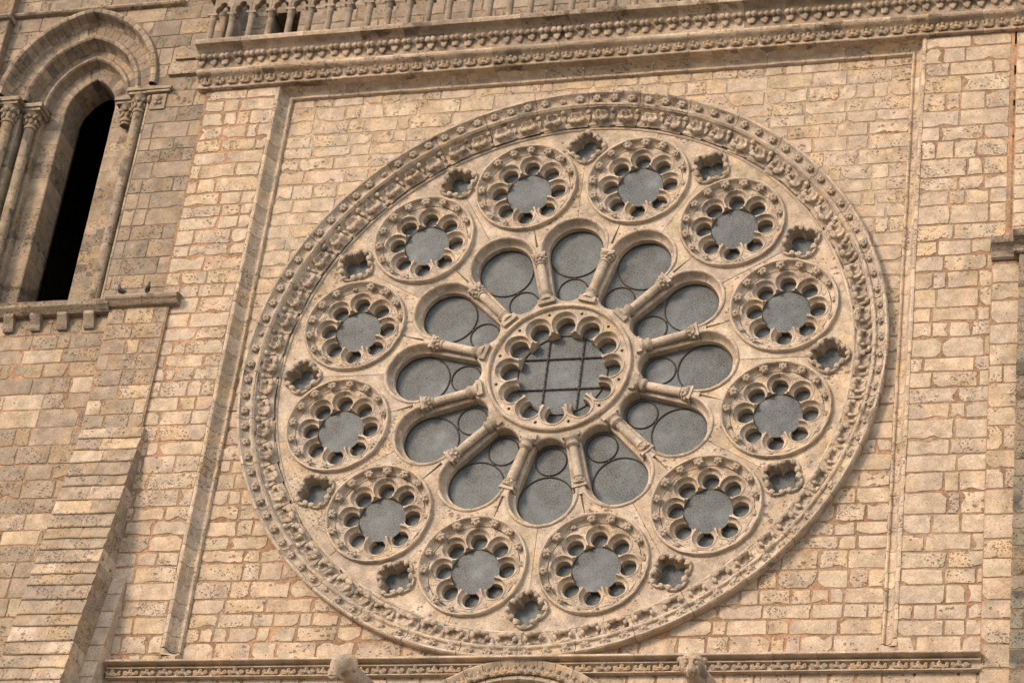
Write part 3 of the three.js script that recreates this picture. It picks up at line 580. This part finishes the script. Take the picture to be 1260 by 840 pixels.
// ------------------------------------------------------------ balustrade and the wall behind it
{
  const t = thing('balustrade', 'row of slender columns with trefoil arches standing on the upper cornice', 'balustrade');
  const W = 0.47, z = 1.03, y0 = 8.545;
  const rev = pts => new THREE.LatheGeometry(pts.map(q => new THREE.Vector2(...q)), 12);
  const colG = [0, 1, 2].map(k => finish(join([rev([[0, 0], [0.11, 0], [0.11, 0.05], [0.085, 0.075], [0.07, 0.10], [0.076, 0.13], [0.072, 0.58], [0.078, 0.60], [0.085, 0.62], [0.078, 0.65], [0.085, 0.71], [0.105, 0.74], [0, 0.74]]), new THREE.BoxGeometry(0.22, 0.05, 0.2).translate(0, 0.765, 0)]), C.tower[k], 0.8, 0.01));
  const s = new THREE.Shape(); const h = 0.42; const bay = W - 0.003;
  const pts = [[-bay / 2, 0], [-0.165, 0]]; for (const q of circlePts(-0.085, 0.10, 0.085, 8, PI, PI * 0.4)) pts.push(q); for (const q of circlePts(0, 0.21, 0.088, 9, PI * 1.05, -PI * 0.05)) pts.push(q); for (const q of circlePts(0.085, 0.10, 0.085, 8, PI * 0.6, 0)) pts.push(q); pts.push([0.165, 0], [bay / 2, 0], [bay / 2, h], [-bay / 2, h]);
  const archS = new THREE.Shape(pts.map(q => new THREE.Vector2(...q)));
  const archG = [0, 1, 2].map(k => finish(new THREE.ExtrudeGeometry(archS, { depth: 0.14, bevelEnabled: true, bevelSize: 0.015, bevelThickness: 0.015, bevelOffset: -0.015, bevelSegments: 2 }).translate(0, 0, -0.07), C.tower[k], 0.5, 0.008));
  const n = 43; for (let i = 0; i < n; i++) {
    const x = -8.96 + i * W; const c = part('column', colG[i % 3], i % 2 ? M.grimy : M.carve, t); c.position.set(x, y0, z);
    if (i < n - 1) { const a = part('arch', archG[(i * 2) % 3], M.carve, t); a.position.set(x + W / 2, y0 + 0.795, z); }
  }
  lay(t, 'coping_stone', [[z - 0.13, 9.765], [z + 0.13, 9.765], [z + 0.15, 9.80], [z + 0.15, 9.87], [z - 0.15, 9.89]], -9.1, 11, 0.9, 1.5, () => M.grimy, C.tower);
}
{
  const t = thing('gallery_wall', 'weathered grey stone wall behind the balustrade columns', 'wall');
  const door = [-8.15, -7.45];
  bed(t, -10.2, door[0], 8.37, 13, -0.206, null, M.mortarGrey); part('end_wall', finish(new THREE.BoxGeometry(0.3, 4.4, 0.9).translate(-9.0, 10.2, 0.2), C.tower[2]), M.grimy, t); bed(t, door[1], 11.5, 8.37, 13, -0.206, null, M.mortarGrey); bed(t, door[0] - 0.02, door[1] + 0.02, 10.35, 13, -0.208, null, M.mortarGrey);
  masonry(t, door[1], 11.5, 8.37, 11.2, -0.2, { colours: [C.tower[0], C.tower[1], C.tower[2]], ochre: 0, wear: 0.7, hMin: 0.34, hMax: 0.46, wMin: 0.5, wMax: 1.2 });
  masonry(t, -8.9, door[0], 8.37, 11.2, -0.2, { colours: C.tower, wear: 0.7 });
  const dc = (door[0] + door[1]) / 2;
  part('passage', finish(join([new THREE.BoxGeometry(0.2, 2.3, 5).translate(door[0] - 0.09, 9.4, -2.72), new THREE.BoxGeometry(0.2, 2.3, 5).translate(door[1] + 0.09, 9.4, -2.72), new THREE.BoxGeometry(1.1, 0.2, 5).translate(dc, 10.46, -2.72), new THREE.BoxGeometry(1.1, 0.2, 5).translate(dc, 8.28, -2.72), new THREE.BoxGeometry(1.1, 2.3, 0.2).translate(dc, 9.4, -5.3)]), C.tower[2]), M.grimy, t);
}

// ============================================================ LEFT TOWER
const ZT = 0.65, AX = -12.2, SPR = 7.78, PC = 0.42;     // pointed arch: both arcs struck from points PC beyond the axis
const archPt = (w, s, f) => {                           // s: -1 left, 1 right; f 0 at springing .. 1 at apex
  const r = w + PC, end = Math.acos(PC / r), a = end * f; return [AX + s * (r * Math.cos(a) - PC), SPR + r * Math.sin(a)];
};
const inArch = (x, y, w) => { const d = Math.abs(x - AX); if (y < SPR) return d < w; return Math.hypot(d + PC, y - SPR) < w + PC; };
{
  const t = thing('tower_wall', 'weathered grey brown tower wall around the tall pointed window', 'wall');
  const W = 1.9, hole = [[AX + W, 1.0], ...Array.from({ length: 13 }, (_, i) => archPt(W, 1, i / 12)), ...Array.from({ length: 12 }, (_, i) => archPt(W, -1, 1 - (i + 1) / 12)), [AX - W, 1.0]];
  const s = new THREE.Shape([[-16.5, 0.9], [AX - W, 0.9], ...hole.slice().reverse(), [AX + W, 0.9], [-8.84, 0.9], [-8.84, 14], [-16.5, 14]].map(q => new THREE.Vector2(...q)));
  part('mortar', boxUV(new THREE.ExtrudeGeometry(s, { depth: 0.25, bevelEnabled: false }).translate(0, 0, ZT - 0.256)), M.mortarGrey, t);
  const w2 = W + 0.02;
  const o = {
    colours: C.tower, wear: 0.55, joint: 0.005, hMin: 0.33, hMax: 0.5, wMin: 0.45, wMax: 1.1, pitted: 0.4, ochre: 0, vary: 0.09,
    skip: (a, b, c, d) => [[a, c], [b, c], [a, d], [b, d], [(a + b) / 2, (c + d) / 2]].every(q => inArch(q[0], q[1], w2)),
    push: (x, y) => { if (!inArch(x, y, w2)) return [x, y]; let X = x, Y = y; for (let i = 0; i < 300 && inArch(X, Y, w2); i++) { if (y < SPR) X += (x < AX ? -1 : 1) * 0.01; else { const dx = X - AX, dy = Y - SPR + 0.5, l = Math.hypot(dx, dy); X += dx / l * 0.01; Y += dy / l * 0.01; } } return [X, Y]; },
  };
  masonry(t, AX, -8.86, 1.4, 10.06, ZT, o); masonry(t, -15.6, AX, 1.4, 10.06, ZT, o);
  masonry(t, -15.6, -8.86, 10.16, 11.6, ZT, { ...o, skip: null, push: null });
}
{
  const t = thing('tower_window', 'tall dark pointed tower window with stepped arches and corner shafts', 'window');
  const orders = [
    [[1.99, 0.60], [1.99, 0.70], [1.965, 0.755], [1.91, 0.78], [1.85, 0.765], [1.82, 0.71], [1.815, 0.62], [1.80, 0.52], [1.76, 0.45], [1.70, 0.415]],
    [[1.72, 0.41], [1.47, 0.395], [1.45, 0.42], [1.42, 0.455], [1.37, 0.46], [1.335, 0.43], [1.325, 0.37], [1.315, 0.27], [1.28, 0.16], [1.25, 0.10]],
    [[1.27, 0.09], [1.11, 0.075], [1.09, 0.10], [1.06, 0.135], [1.01, 0.135], [0.98, 0.10], [0.97, 0.04], [0.965, -0.05], [0.94, -0.12]],
    [[0.96, -0.13], [0.635, -0.15], [0.615, -0.17], [0.612, -0.9]],
  ];
  const nV = [15, 12, 9, 7], chain = [];
  orders.forEach((prof, k) => { for (const s of [-1, 1]) for (let v = 0; v < nV[k]; v++) {
    const f0 = v / nV[k] + 0.002, f1 = (v + 1) / nV[k] - 0.002;
    const rows = prof.map(([w, z]) => Array.from({ length: 5 }, (_, i) => { const q = archPt(w, s, f0 + (f1 - f0) * i / 4); return [q[0], q[1], z]; }));
    if (s < 0) rows.forEach(r => r.reverse());
    part('voussoir', finish(grid(rows), tint(pick(C.tower), 0.1).map(q => q * 1.0), 0.5, 0.012), pick([M.grimy, M.carve, M.plain]), t);
  } });
  part('mortar', join([-1, 1].map(s => grid(orders.flat().map(([w, z]) => Array.from({ length: 17 }, (_, i) => { const q = archPt(w + 0.015, s, i / 16); return [q[0], q[1], z - 0.02]; }))))).clone() && boxUV(join([-1, 1].map(s => { const rows = orders.flat().map(([w, z]) => Array.from({ length: 17 }, (_, i) => { const q = archPt(w + 0.015, s, i / 16); return [q[0], q[1], z - 0.02]; })); if (s < 0) rows.forEach(r => r.reverse()); return grid(rows); }))), M.mortarGrey, t);
  // stepped jambs, cut into courses
  const jamb = [[1.93, 0.62], [1.905, 0.655], [1.86, 0.65], [1.86, 0.36], [1.42, 0.35], [1.42, 0.06], [1.03, 0.05], [1.03, -0.14], [0.635, -0.15], [0.615, -0.17], [0.612, -0.9]];
  for (const s of [-1, 1]) {
    let y = 1.75; while (y < SPR - 0.01) {
      let h = R(0.34, 0.5); if (SPR - (y + h) < 0.3) h = SPR - y; const y0 = y, y1 = y + h - 0.005; y += h;
      const rows = jamb.map(([w, z]) => [[AX + s * w, y0, z], [AX + s * w, y1, z]]); if (s < 0) rows.forEach(r => r.reverse());
      part('jamb_stone', finish(grid(rows), tint(pick(C.tower), 0.1), 0.4, 0.008), pick([M.plain, M.grimy, M.pitted]), t);
    }
    // shafts with capitals
    for (const [w, z, r] of [[1.63, 0.50, 0.125], [1.20, 0.20, 0.12]]) {
      const rev = pts => new THREE.LatheGeometry(pts.map(q => new THREE.Vector2(...q)), 20);
      const x = AX + s * w;
      const lost = s > 0 && w < 1.5;                      // only its capital is left
      let y = lost ? 7.0 : 1.8, first = null; while (y < 7.08) { let h = R(1.1, 1.7); if (7.08 - (y + h) < 0.8) h = 7.08 - y; if (lost) h = 0.08; const g = finish(rev([[r, y], [r * 1.0, y + h * 0.5], [r, y + h - 0.008]]).translate(x, 0, z), tint(pick(C.tower), 0.06), 1, 0.01); const m = part(first ? 'drum' : 'shaft', g, M.grimy, first ?? t); first = first ?? m; y += h; }
      const l = []; for (let i = 0; i < 8; i++) { const a = i * PI / 4; l.push([1.45 * r * Math.cos(a), 0.30, 1.45 * r * Math.sin(a), 0.055, 0.06, 0.055], [1.2 * r * Math.cos(a + 0.4), 0.17, 1.2 * r * Math.sin(a + 0.4), 0.04, 0.07, 0.04]); }
      part('capital', finish(join([rev([[0, 0], [r * 1.18, 0], [r * 1.25, 0.03], [r * 1.18, 0.06], [r, 0.075], [r * 1.05, 0.2], [r * 1.3, 0.34], [r * 1.75, 0.42], [0, 0.42]]), lump(l, 300 + w, 0.4, 1)]).translate(x, 7.08, z), tint(C.tower[0]), 0.8, 0.016), M.carve, first);
      part('abacus', finish(join([new THREE.BoxGeometry(0.50, 0.07, 0.46).translate(x, 7.54, z - 0.02), new THREE.BoxGeometry(0.58, 0.10, 0.54).translate(x, 7.63, z - 0.02)]), tint(C.tower[0]), 0.4, 0.016), M.grimy, first);
    }
    part('impost', finish(join([new THREE.BoxGeometry(0.62, 0.09, 0.2).translate(AX + s * 2.12, 7.60, 0.68), new THREE.BoxGeometry(0.56, 0.06, 0.16).translate(AX + s * 2.12, 7.525, 0.67)]), tint(C.tower[0]), 0.4, 0.014), M.grimy, t);
    part('impost_carving', finish(join([new THREE.BoxGeometry(0.36, 0.42, 0.06).translate(AX + s * 2.15, 7.26, 0.66), lump([[AX + s * 2.15, 7.34, 0.71, 0.06, 0.07, 0.05], [AX + s * 2.10, 7.21, 0.70, 0.05, 0.05, 0.04], [AX + s * 2.20, 7.21, 0.70, 0.05, 0.05, 0.04], [AX + s * 1.92, 7.33, 0.70, 0.04, 0.1, 0.06]], 330, 0.4, 2)]), tint(C.tower[3]), 0.6, 0.012), M.carve, t);
  }
  // bell chamber behind: a deep, closed room that only this window lights, with shade painted into its dark walls
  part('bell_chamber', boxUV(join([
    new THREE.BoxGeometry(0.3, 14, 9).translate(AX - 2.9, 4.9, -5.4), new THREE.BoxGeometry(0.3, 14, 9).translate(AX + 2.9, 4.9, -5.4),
    new THREE.BoxGeometry(6.1, 14, 0.3).translate(AX, 4.9, -10.05), new THREE.BoxGeometry(6.1, 0.3, 9.3).translate(AX, 12.05, -5.4), new THREE.BoxGeometry(6.1, 0.3, 9.3).translate(AX, -2.25, -5.4)])), M.chamberShade, t);
  part('chamber_front', boxUV(join([new THREE.BoxGeometry(2.3, 14, 0.1).translate(AX - 1.77, 4.9, -0.93), new THREE.BoxGeometry(2.3, 14, 0.1).translate(AX + 1.77, 4.9, -0.93), new THREE.BoxGeometry(6.1, 3.2, 0.1).translate(AX, 10.40, -0.96), new THREE.BoxGeometry(1.3, 4.2, 0.1).translate(AX, -0.25, -0.96)])), M.chamberShade, t);
  part('sill', finish(new THREE.BoxGeometry(1.3, 0.3, 0.9).translate(AX, 1.85, -0.55), C.tower[0]), M.grimy, t);
}
{
  const t = thing('tower_string', 'plain roll string course crossing the tower wall above the pointed window', 'string course');
  lay(t, 'string_stone', [[0.5, 10.04], [0.70, 10.05], [0.76, 10.07], [0.79, 10.105], [0.78, 10.145], [0.73, 10.175], [0.5, 10.2]], -14.25, -9.95, 0.8, 1.3, () => M.grimy, C.tower);
}
{
  const t = thing('tower_pilaster', 'flat grey stone pilaster at the far side of the pointed window', 'pilaster');
  bed(t, -15.9, -14.26, 2.0, 12, 0.894, null, M.mortarGrey);
  masonry(t, -15.9, -14.26, 2.0, 9.85, 0.9, { colours: C.tower, wear: 0.5, joint: 0.006 });
  lay(t, 'string_stone', [[0.7, 9.86], [0.98, 9.87], [1.02, 9.92], [1.0, 9.97], [0.7, 10.0]], -15.9, -14.2, 0.8, 1.3, () => M.grimy, C.tower);
}
{ // small drips on the tower corner next to the cornice
  const t = thing('corner_drips', 'two thin stone drip ledges on the tower corner beside the cornice end', 'ledge');
  for (const [x0, x1, y] of [[-9.85, -9.12, 8.42], [-9.95, -9.08, 7.98]]) part('drip_stone', finish(drawX([[0.6, y], [0.735, y], [0.735, y + 0.03], [0.68, y + 0.4], [0.6, y + 0.4]], x0, x1), tint(C.tower[3]), 0.4, 0.01), M.pitted, t);
}
{
  const t = thing('sill_ledge', 'bracketed stone ledge under the tall pointed window', 'ledge');
  lay(t, 'ledge_stone', [[0.5, 1.52], [0.80, 1.52], [0.84, 1.56], [0.90, 1.60], [0.94, 1.64], [0.94, 1.70], [0.92, 1.73], [0.93, 1.77], [0.90, 1.80], [0.5, 1.86]], -16, -9.98, 0.7, 1.3, () => M.grimy, C.tower, 0.02);
  for (let x = -10.42; x > -15.5; x -= 0.63) {
    const s = [[0.6, 1.18], [0.72, 1.17], [0.75, 1.22], [0.76, 1.30], [0.82, 1.40], [0.86, 1.45], [0.86, 1.53], [0.6, 1.53]];
    part('bracket', finish(drawX(s, x - 0.115, x + 0.115), tint(pick(C.tower), 0.1), 0.5, 0.03), M.grimy, t);
  }
}
{
  const t = thing('tower_base_wall', 'rough limestone wall below the bracketed ledge, beside the stepped buttress', 'wall');
  bed(t, -16.5, -9.6, -10, 1.6, ZT - 0.006, null, M.mortar);
  masonry(t, -14.6, -9.9, -8.9, 1.5, ZT, { colours: [C.tower[0], C.tower[3], C.tower[1], C.cream[4]], wear: 0.9, joint: 0.007, hMin: 0.33, hMax: 0.46, wMin: 0.5, wMax: 1.05, pitted: 0.65 });
}
{ // buttress: flat upper face, then battered overlapping courses
  const t = thing('stepped_buttress', 'sloping stone buttress of overlapping drip courses beside the rose wall', 'buttress');
  bed(t, -10.0, -8.62, -1.5, 1.62, 0.764, null, M.mortar);
  masonry(t, -10.0, -8.64, -1.42, 1.62, 0.77, { colours: [C.tower[0], C.tower[3], C.cream[4]], wear: 0.7, joint: 0.007, hMin: 0.32, hMax: 0.42, wMin: 0.4, wMax: 0.75, pitted: 0.85 });
  let y = -1.42, z = 0.79;
  while (y > -9.6) {
    const h = R(0.27, 0.37), slope = 0.175, y1 = y - h, z1 = z + slope * h;
    let x = -9.96; while (x < -8.55) {
      let w = R(0.4, 0.9); if (-8.55 - (x + w) < 0.3) w = -8.55 - x;
      const prof = [[0.5, y1], [z1 + 0.035, y1], [z1 + 0.045, y1 + 0.02], [z1 + 0.035, y1 + 0.05], [z + 0.012, y - 0.003], [0.5, y - 0.003]];
      part('stone', finish(drawX(prof, x + 0.003, x + w - 0.003), tint(pick([C.tower[0], C.tower[3], C.cream[4], C.tower[3]]), 0.06), 0.4, 0.03), rnd() < 0.6 ? M.pitted : M.eroded, t); x += w;
    }
    y = y1; z = z1;
  }
}
{
  const t = thing('low_buttress', 'narrow pale stone set-off sloping out in the angle behind the stepped buttress', 'buttress');
  let y = -4.9, z = 0.72; while (y > -9.6) {
    const h = R(0.34, 0.44), y1 = y - h, z1 = z + 0.2 * h;
    const prof = [[0.5, y1], [z1 + 0.012, y1], [z1 + 0.016, y1 + 0.02], [z + 0.002, y - 0.004], [0.5, y - 0.004]];
    part('stone', finish(drawX(prof, -8.6, -8.25), tint(C.cream[4], 0.06), 0.4, 0.008), M.plain, t); y = y1; z = z1;
  }
}
{
  const t = thing('buttress_ledge', 'short roll-edged ledge on top of the buttress where two pigeons perch', 'ledge');
  lay(t, 'ledge_stone', [[0.6, 1.60], [0.86, 1.61], [0.90, 1.64], [0.93, 1.69], [0.98, 1.72], [1.0, 1.77], [0.98, 1.82], [0.92, 1.85], [0.6, 1.93]], -10.05, -8.40, 0.6, 0.9, () => M.grimy, C.tower, 0.016);
}

// ------------------------------------------------------------ right pier
{
  const t = thing('corner_pier', 'pale stone pier strip with a moulded bracket beside the wall of the rose', 'pier');
  bed(t, 9.02, 11.5, 2.1, 7.44, 0.694);
  masonry(t, 9.06, 11.0, 2.2, 7.42, 0.70, { wear: 0.9, colours: C.cream, wMin: 0.5, wMax: 0.9 });
  bed(t, 8.70, 11.5, -10, 1.9, 0.754);
  masonry(t, 8.70, 9.32, -8.9, 1.62, 0.76, { wear: 0.8, wMin: 0.62, wMax: 0.7, hMin: 0.38, hMax: 0.55, colours: C.cream, ochre: 0.2 });
  lay(t, 'bracket_stone', [[0.6, 1.66], [0.80, 1.67], [0.84, 1.71], [0.83, 1.76], [0.79, 1.80], [0.80, 1.88], [0.86, 1.96], [0.93, 2.00], [0.95, 2.05], [0.95, 2.14], [0.91, 2.17], [0.6, 2.22]], 8.69, 9.14, 0.4, 0.6, () => M.grimy, [C.grey, C.tower[4]], 0.016);
  lay(t, 'bracket_stone', [[0.6, 1.66], [1.00, 1.67], [1.04, 1.71], [1.03, 1.76], [0.99, 1.80], [1.00, 1.88], [1.06, 1.96], [1.13, 2.00], [1.15, 2.05], [1.15, 2.14], [1.11, 2.17], [0.6, 2.22]], 9.14, 11.5, 0.8, 1.2, () => M.grimy, [C.grey, C.tower[4]], 0.016);
}
{
  const t = thing('grey_buttress', 'dark grey weathered stone buttress edge beyond the pale pier', 'buttress');
  bed(t, 9.26, 11.5, -10, 1.66, 0.974, null, M.mortarGrey);
  masonry(t, 9.24, 11.0, -8.9, 1.64, 0.98, { colours: [C.grey, C.tower[4], C.tower[2]], wear: 0.6, joint: 0.006, wMin: 0.6, wMax: 0.9, material: M.grimy, ochre: 0 });
}

// ============================================================ GARGOYLES, PIGEONS
function carveField(f, c, half, res) {               // mesh of f(x,y,z) < 0 in a cube
  const mc = new MarchingCubes(res, new THREE.MeshBasicMaterial(), false, false, 200000); mc.isolation = 0;
  for (let k = 0; k < res; k++) for (let j = 0; j < res; j++) for (let i = 0; i < res; i++) { const q = [i, j, k].map(v => (v - res / 2) / (res / 2) * half); mc.field[i + j * res + k * res * res] = -f(q[0] + c[0], q[1] + c[1], q[2] + c[2]); }
  mc.update(); const n = mc.count, pos = new Float32Array(n * 3);
  for (let i = 0; i < n * 3; i++) pos[i] = mc.positionArray[i] * half + c[i % 3];
  const g = new THREE.BufferGeometry(); g.setAttribute('position', new THREE.BufferAttribute(pos, 3)); return g;
}
const smin = (a, b, k) => { const h = clamp(0.5 + 0.5 * (b - a) / k); return b + (a - b) * h - k * h * (1 - h); };
const cap = (p, a, b, ra, rb) => { const v = b.map((q, i) => q - a[i]), w = p.map((q, i) => q - a[i]), l = v[0] ** 2 + v[1] ** 2 + v[2] ** 2, t = clamp((w[0] * v[0] + w[1] * v[1] + w[2] * v[2]) / l); return Math.hypot(...w.map((q, i) => q - v[i] * t)) - (ra + (rb - ra) * t); };
const headTurn = (p, c, dx, dy) => {                  // coordinates of p in a head at c that looks down and to one side
  const q = p.map((v, i) => v - c[i]), x1 = q[0] * Math.cos(dx) - q[2] * Math.sin(dx), z1 = q[0] * Math.sin(dx) + q[2] * Math.cos(dx);
  return [x1 + c[0], q[1] * Math.cos(dy) + z1 * Math.sin(dy) + c[1], -q[1] * Math.sin(dy) + z1 * Math.cos(dy) + c[2]];
};
const ball = (p, c, r) => Math.hypot(p[0] - c[0], p[1] - c[1], p[2] - c[2]) - r;
{ // plain beast with a drooping muzzle
  const t = thing('gargoyle', 'smooth pale stone animal gargoyle with a drooping muzzle', 'gargoyle', [-2.95, -7.33, 0.66], 'gargoyles under the string course');
  const f = (x, y, z) => {
    const p = [x, y, z];
    let d = cap(p, [0.22, -0.20, 0], [0.04, -0.08, 0.80], 0.26, 0.19);
    d = smin(d, cap(p, [0.02, 0.06, 0.90], [-0.03, -0.10, 1.18], 0.185, 0.15), 0.10);
    d = smin(d, cap(p, [-0.03, -0.10, 1.18], [-0.10, -0.33, 1.20], 0.13, 0.10), 0.06);
    for (const s of [-1, 1]) { d = smin(d, ball(p, [-0.02 + s * 0.12, 0.03, 1.10], 0.045), 0.04); d = smin(d, cap(p, [s * 0.17, 0.05, 0.92], [s * 0.21, -0.10, 0.94], 0.05, 0.03), 0.05); d = Math.max(d, -ball(p, [-0.11 + s * 0.05, -0.34, 1.30], 0.025)); }
    d = Math.max(d, -cap(p, [-0.24, -0.395, 1.27], [0.06, -0.395, 1.27], 0.022, 0.022));
    return d + 0.012 * (noise3(x * 9, y * 9, z * 9) - 0.5);
  };
  part('body', finish(carveField(f, [0.05, -0.1, 0.62], 0.85, 72), C.cream[5].map(v => v * 0.9), 1.2), M.carve, t);
  part('socket', finish(new THREE.BoxGeometry(0.62, 0.6, 0.1).translate(0.22, -0.2, 0.04), C.cream[1]), M.pitted, t);
}
{ // beast with a carved face
  const t = thing('gargoyle', 'weathered stone gargoyle with round eyes and a blunt lion-like face', 'gargoyle', [3.70, -7.45, 0.66], 'gargoyles under the string course');
  const f = (x, y, z) => {
    const p = [x, y, z];
    let d = cap(p, [0.20, -0.22, 0], [0.05, -0.08, 0.75], 0.27, 0.21);
    d = smin(d, ball(p, [0, 0.03, 1.0], 0.225), 0.08);
    const h = headTurn(p, [0, 0.03, 1.0], 0.15, 0.38);
    d = smin(d, cap(h, [0, 0.06, 1.18], [0, -0.08, 1.26], 0.045, 0.06), 0.03);
    d = smin(d, ball(h, [0, -0.12, 1.17], 0.105), 0.04);
    for (const s of [-1, 1]) {
      d = smin(d, cap(h, [s * 0.035, 0.135, 1.18], [s * 0.16, 0.115, 1.12], 0.036, 0.034), 0.025);
      d = Math.max(d, -ball(h, [s * 0.098, 0.055, 1.22], 0.066)); d = Math.min(d, ball(h, [s * 0.096, 0.052, 1.168], 0.042));
      d = smin(d, ball(h, [s * 0.12, -0.085, 1.12], 0.075), 0.04); d = smin(d, ball(h, [s * 0.215, 0.10, 0.98], 0.065), 0.02);
      d = Math.max(d, -ball(h, [s * 0.03, -0.10, 1.33], 0.022));
    }
    d = Math.max(d, -cap(h, [-0.10, -0.185, 1.26], [0.10, -0.185, 1.26], 0.028, 0.028));
    return d + 0.012 * (noise3(x * 13, y * 13, z * 13) - 0.5);
  };
  part('body', finish(carveField(f, [0.05, -0.1, 0.62], 0.85, 84), C.cream[4].map(v => v * 0.88), 1.2), M.grimy, t);
  part('socket', finish(new THREE.BoxGeometry(0.62, 0.6, 0.1).translate(0.2, -0.22, 0.04), C.cream[1]), M.pitted, t);
}
{
  const birds = [[-9.74, 1.86, 0.93, -0.5, 'dark pigeon crouching on the buttress ledge above its joint with the sill ledge'], [-9.12, 1.86, 0.93, 0.6, 'dark pigeon sitting upright towards the free end of the buttress ledge']];
  birds.forEach(([x, y, z, turnY, label], k) => {
    const t = thing('pigeon', label, 'pigeon', [x, y, z], 'pigeons on the ledge'); t.rotation.y = turnY; t.scale.setScalar(0.68);
    const up = k ? 0.05 : 0;
    const f = (X, Y, Z) => { const p = [X, Y, Z]; let d = cap(p, [0, 0.10, -0.07], [0, 0.15 + up, 0.05], 0.06, 0.075); d = smin(d, cap(p, [0, 0.19 + up, 0.07], [0, 0.265 + up, 0.085], 0.045, 0.032), 0.03); d = smin(d, ball(p, [0, 0.275 + up, 0.095], 0.036), 0.015); d = smin(d, cap(p, [0, 0.27 + up, 0.125], [0, 0.262 + up, 0.155], 0.013, 0.005), 0.01); d = smin(d, cap(p, [0, 0.085, -0.10], [0, 0.05, -0.24], 0.042, 0.022), 0.03); return d; };
    part('body', toCreasedNormals(carveField(f, [0, 0.17, -0.03], 0.24, 48), 1.2), M.feather, t);
    for (const s of [-1, 1]) { part('wing', new THREE.SphereGeometry(1, 14, 10).scale(0.022, 0.055, 0.13).rotateX(0.25).translate(s * 0.062, 0.125 + up * 0.5, -0.06), M.feather, t); part('leg', new THREE.CylinderGeometry(0.008, 0.008, 0.07, 6).translate(s * 0.025, 0.035, 0.01), M.feather, t); }
  });
}

scene.updateMatrixWorld(true);
renderer.render(scene, camera);
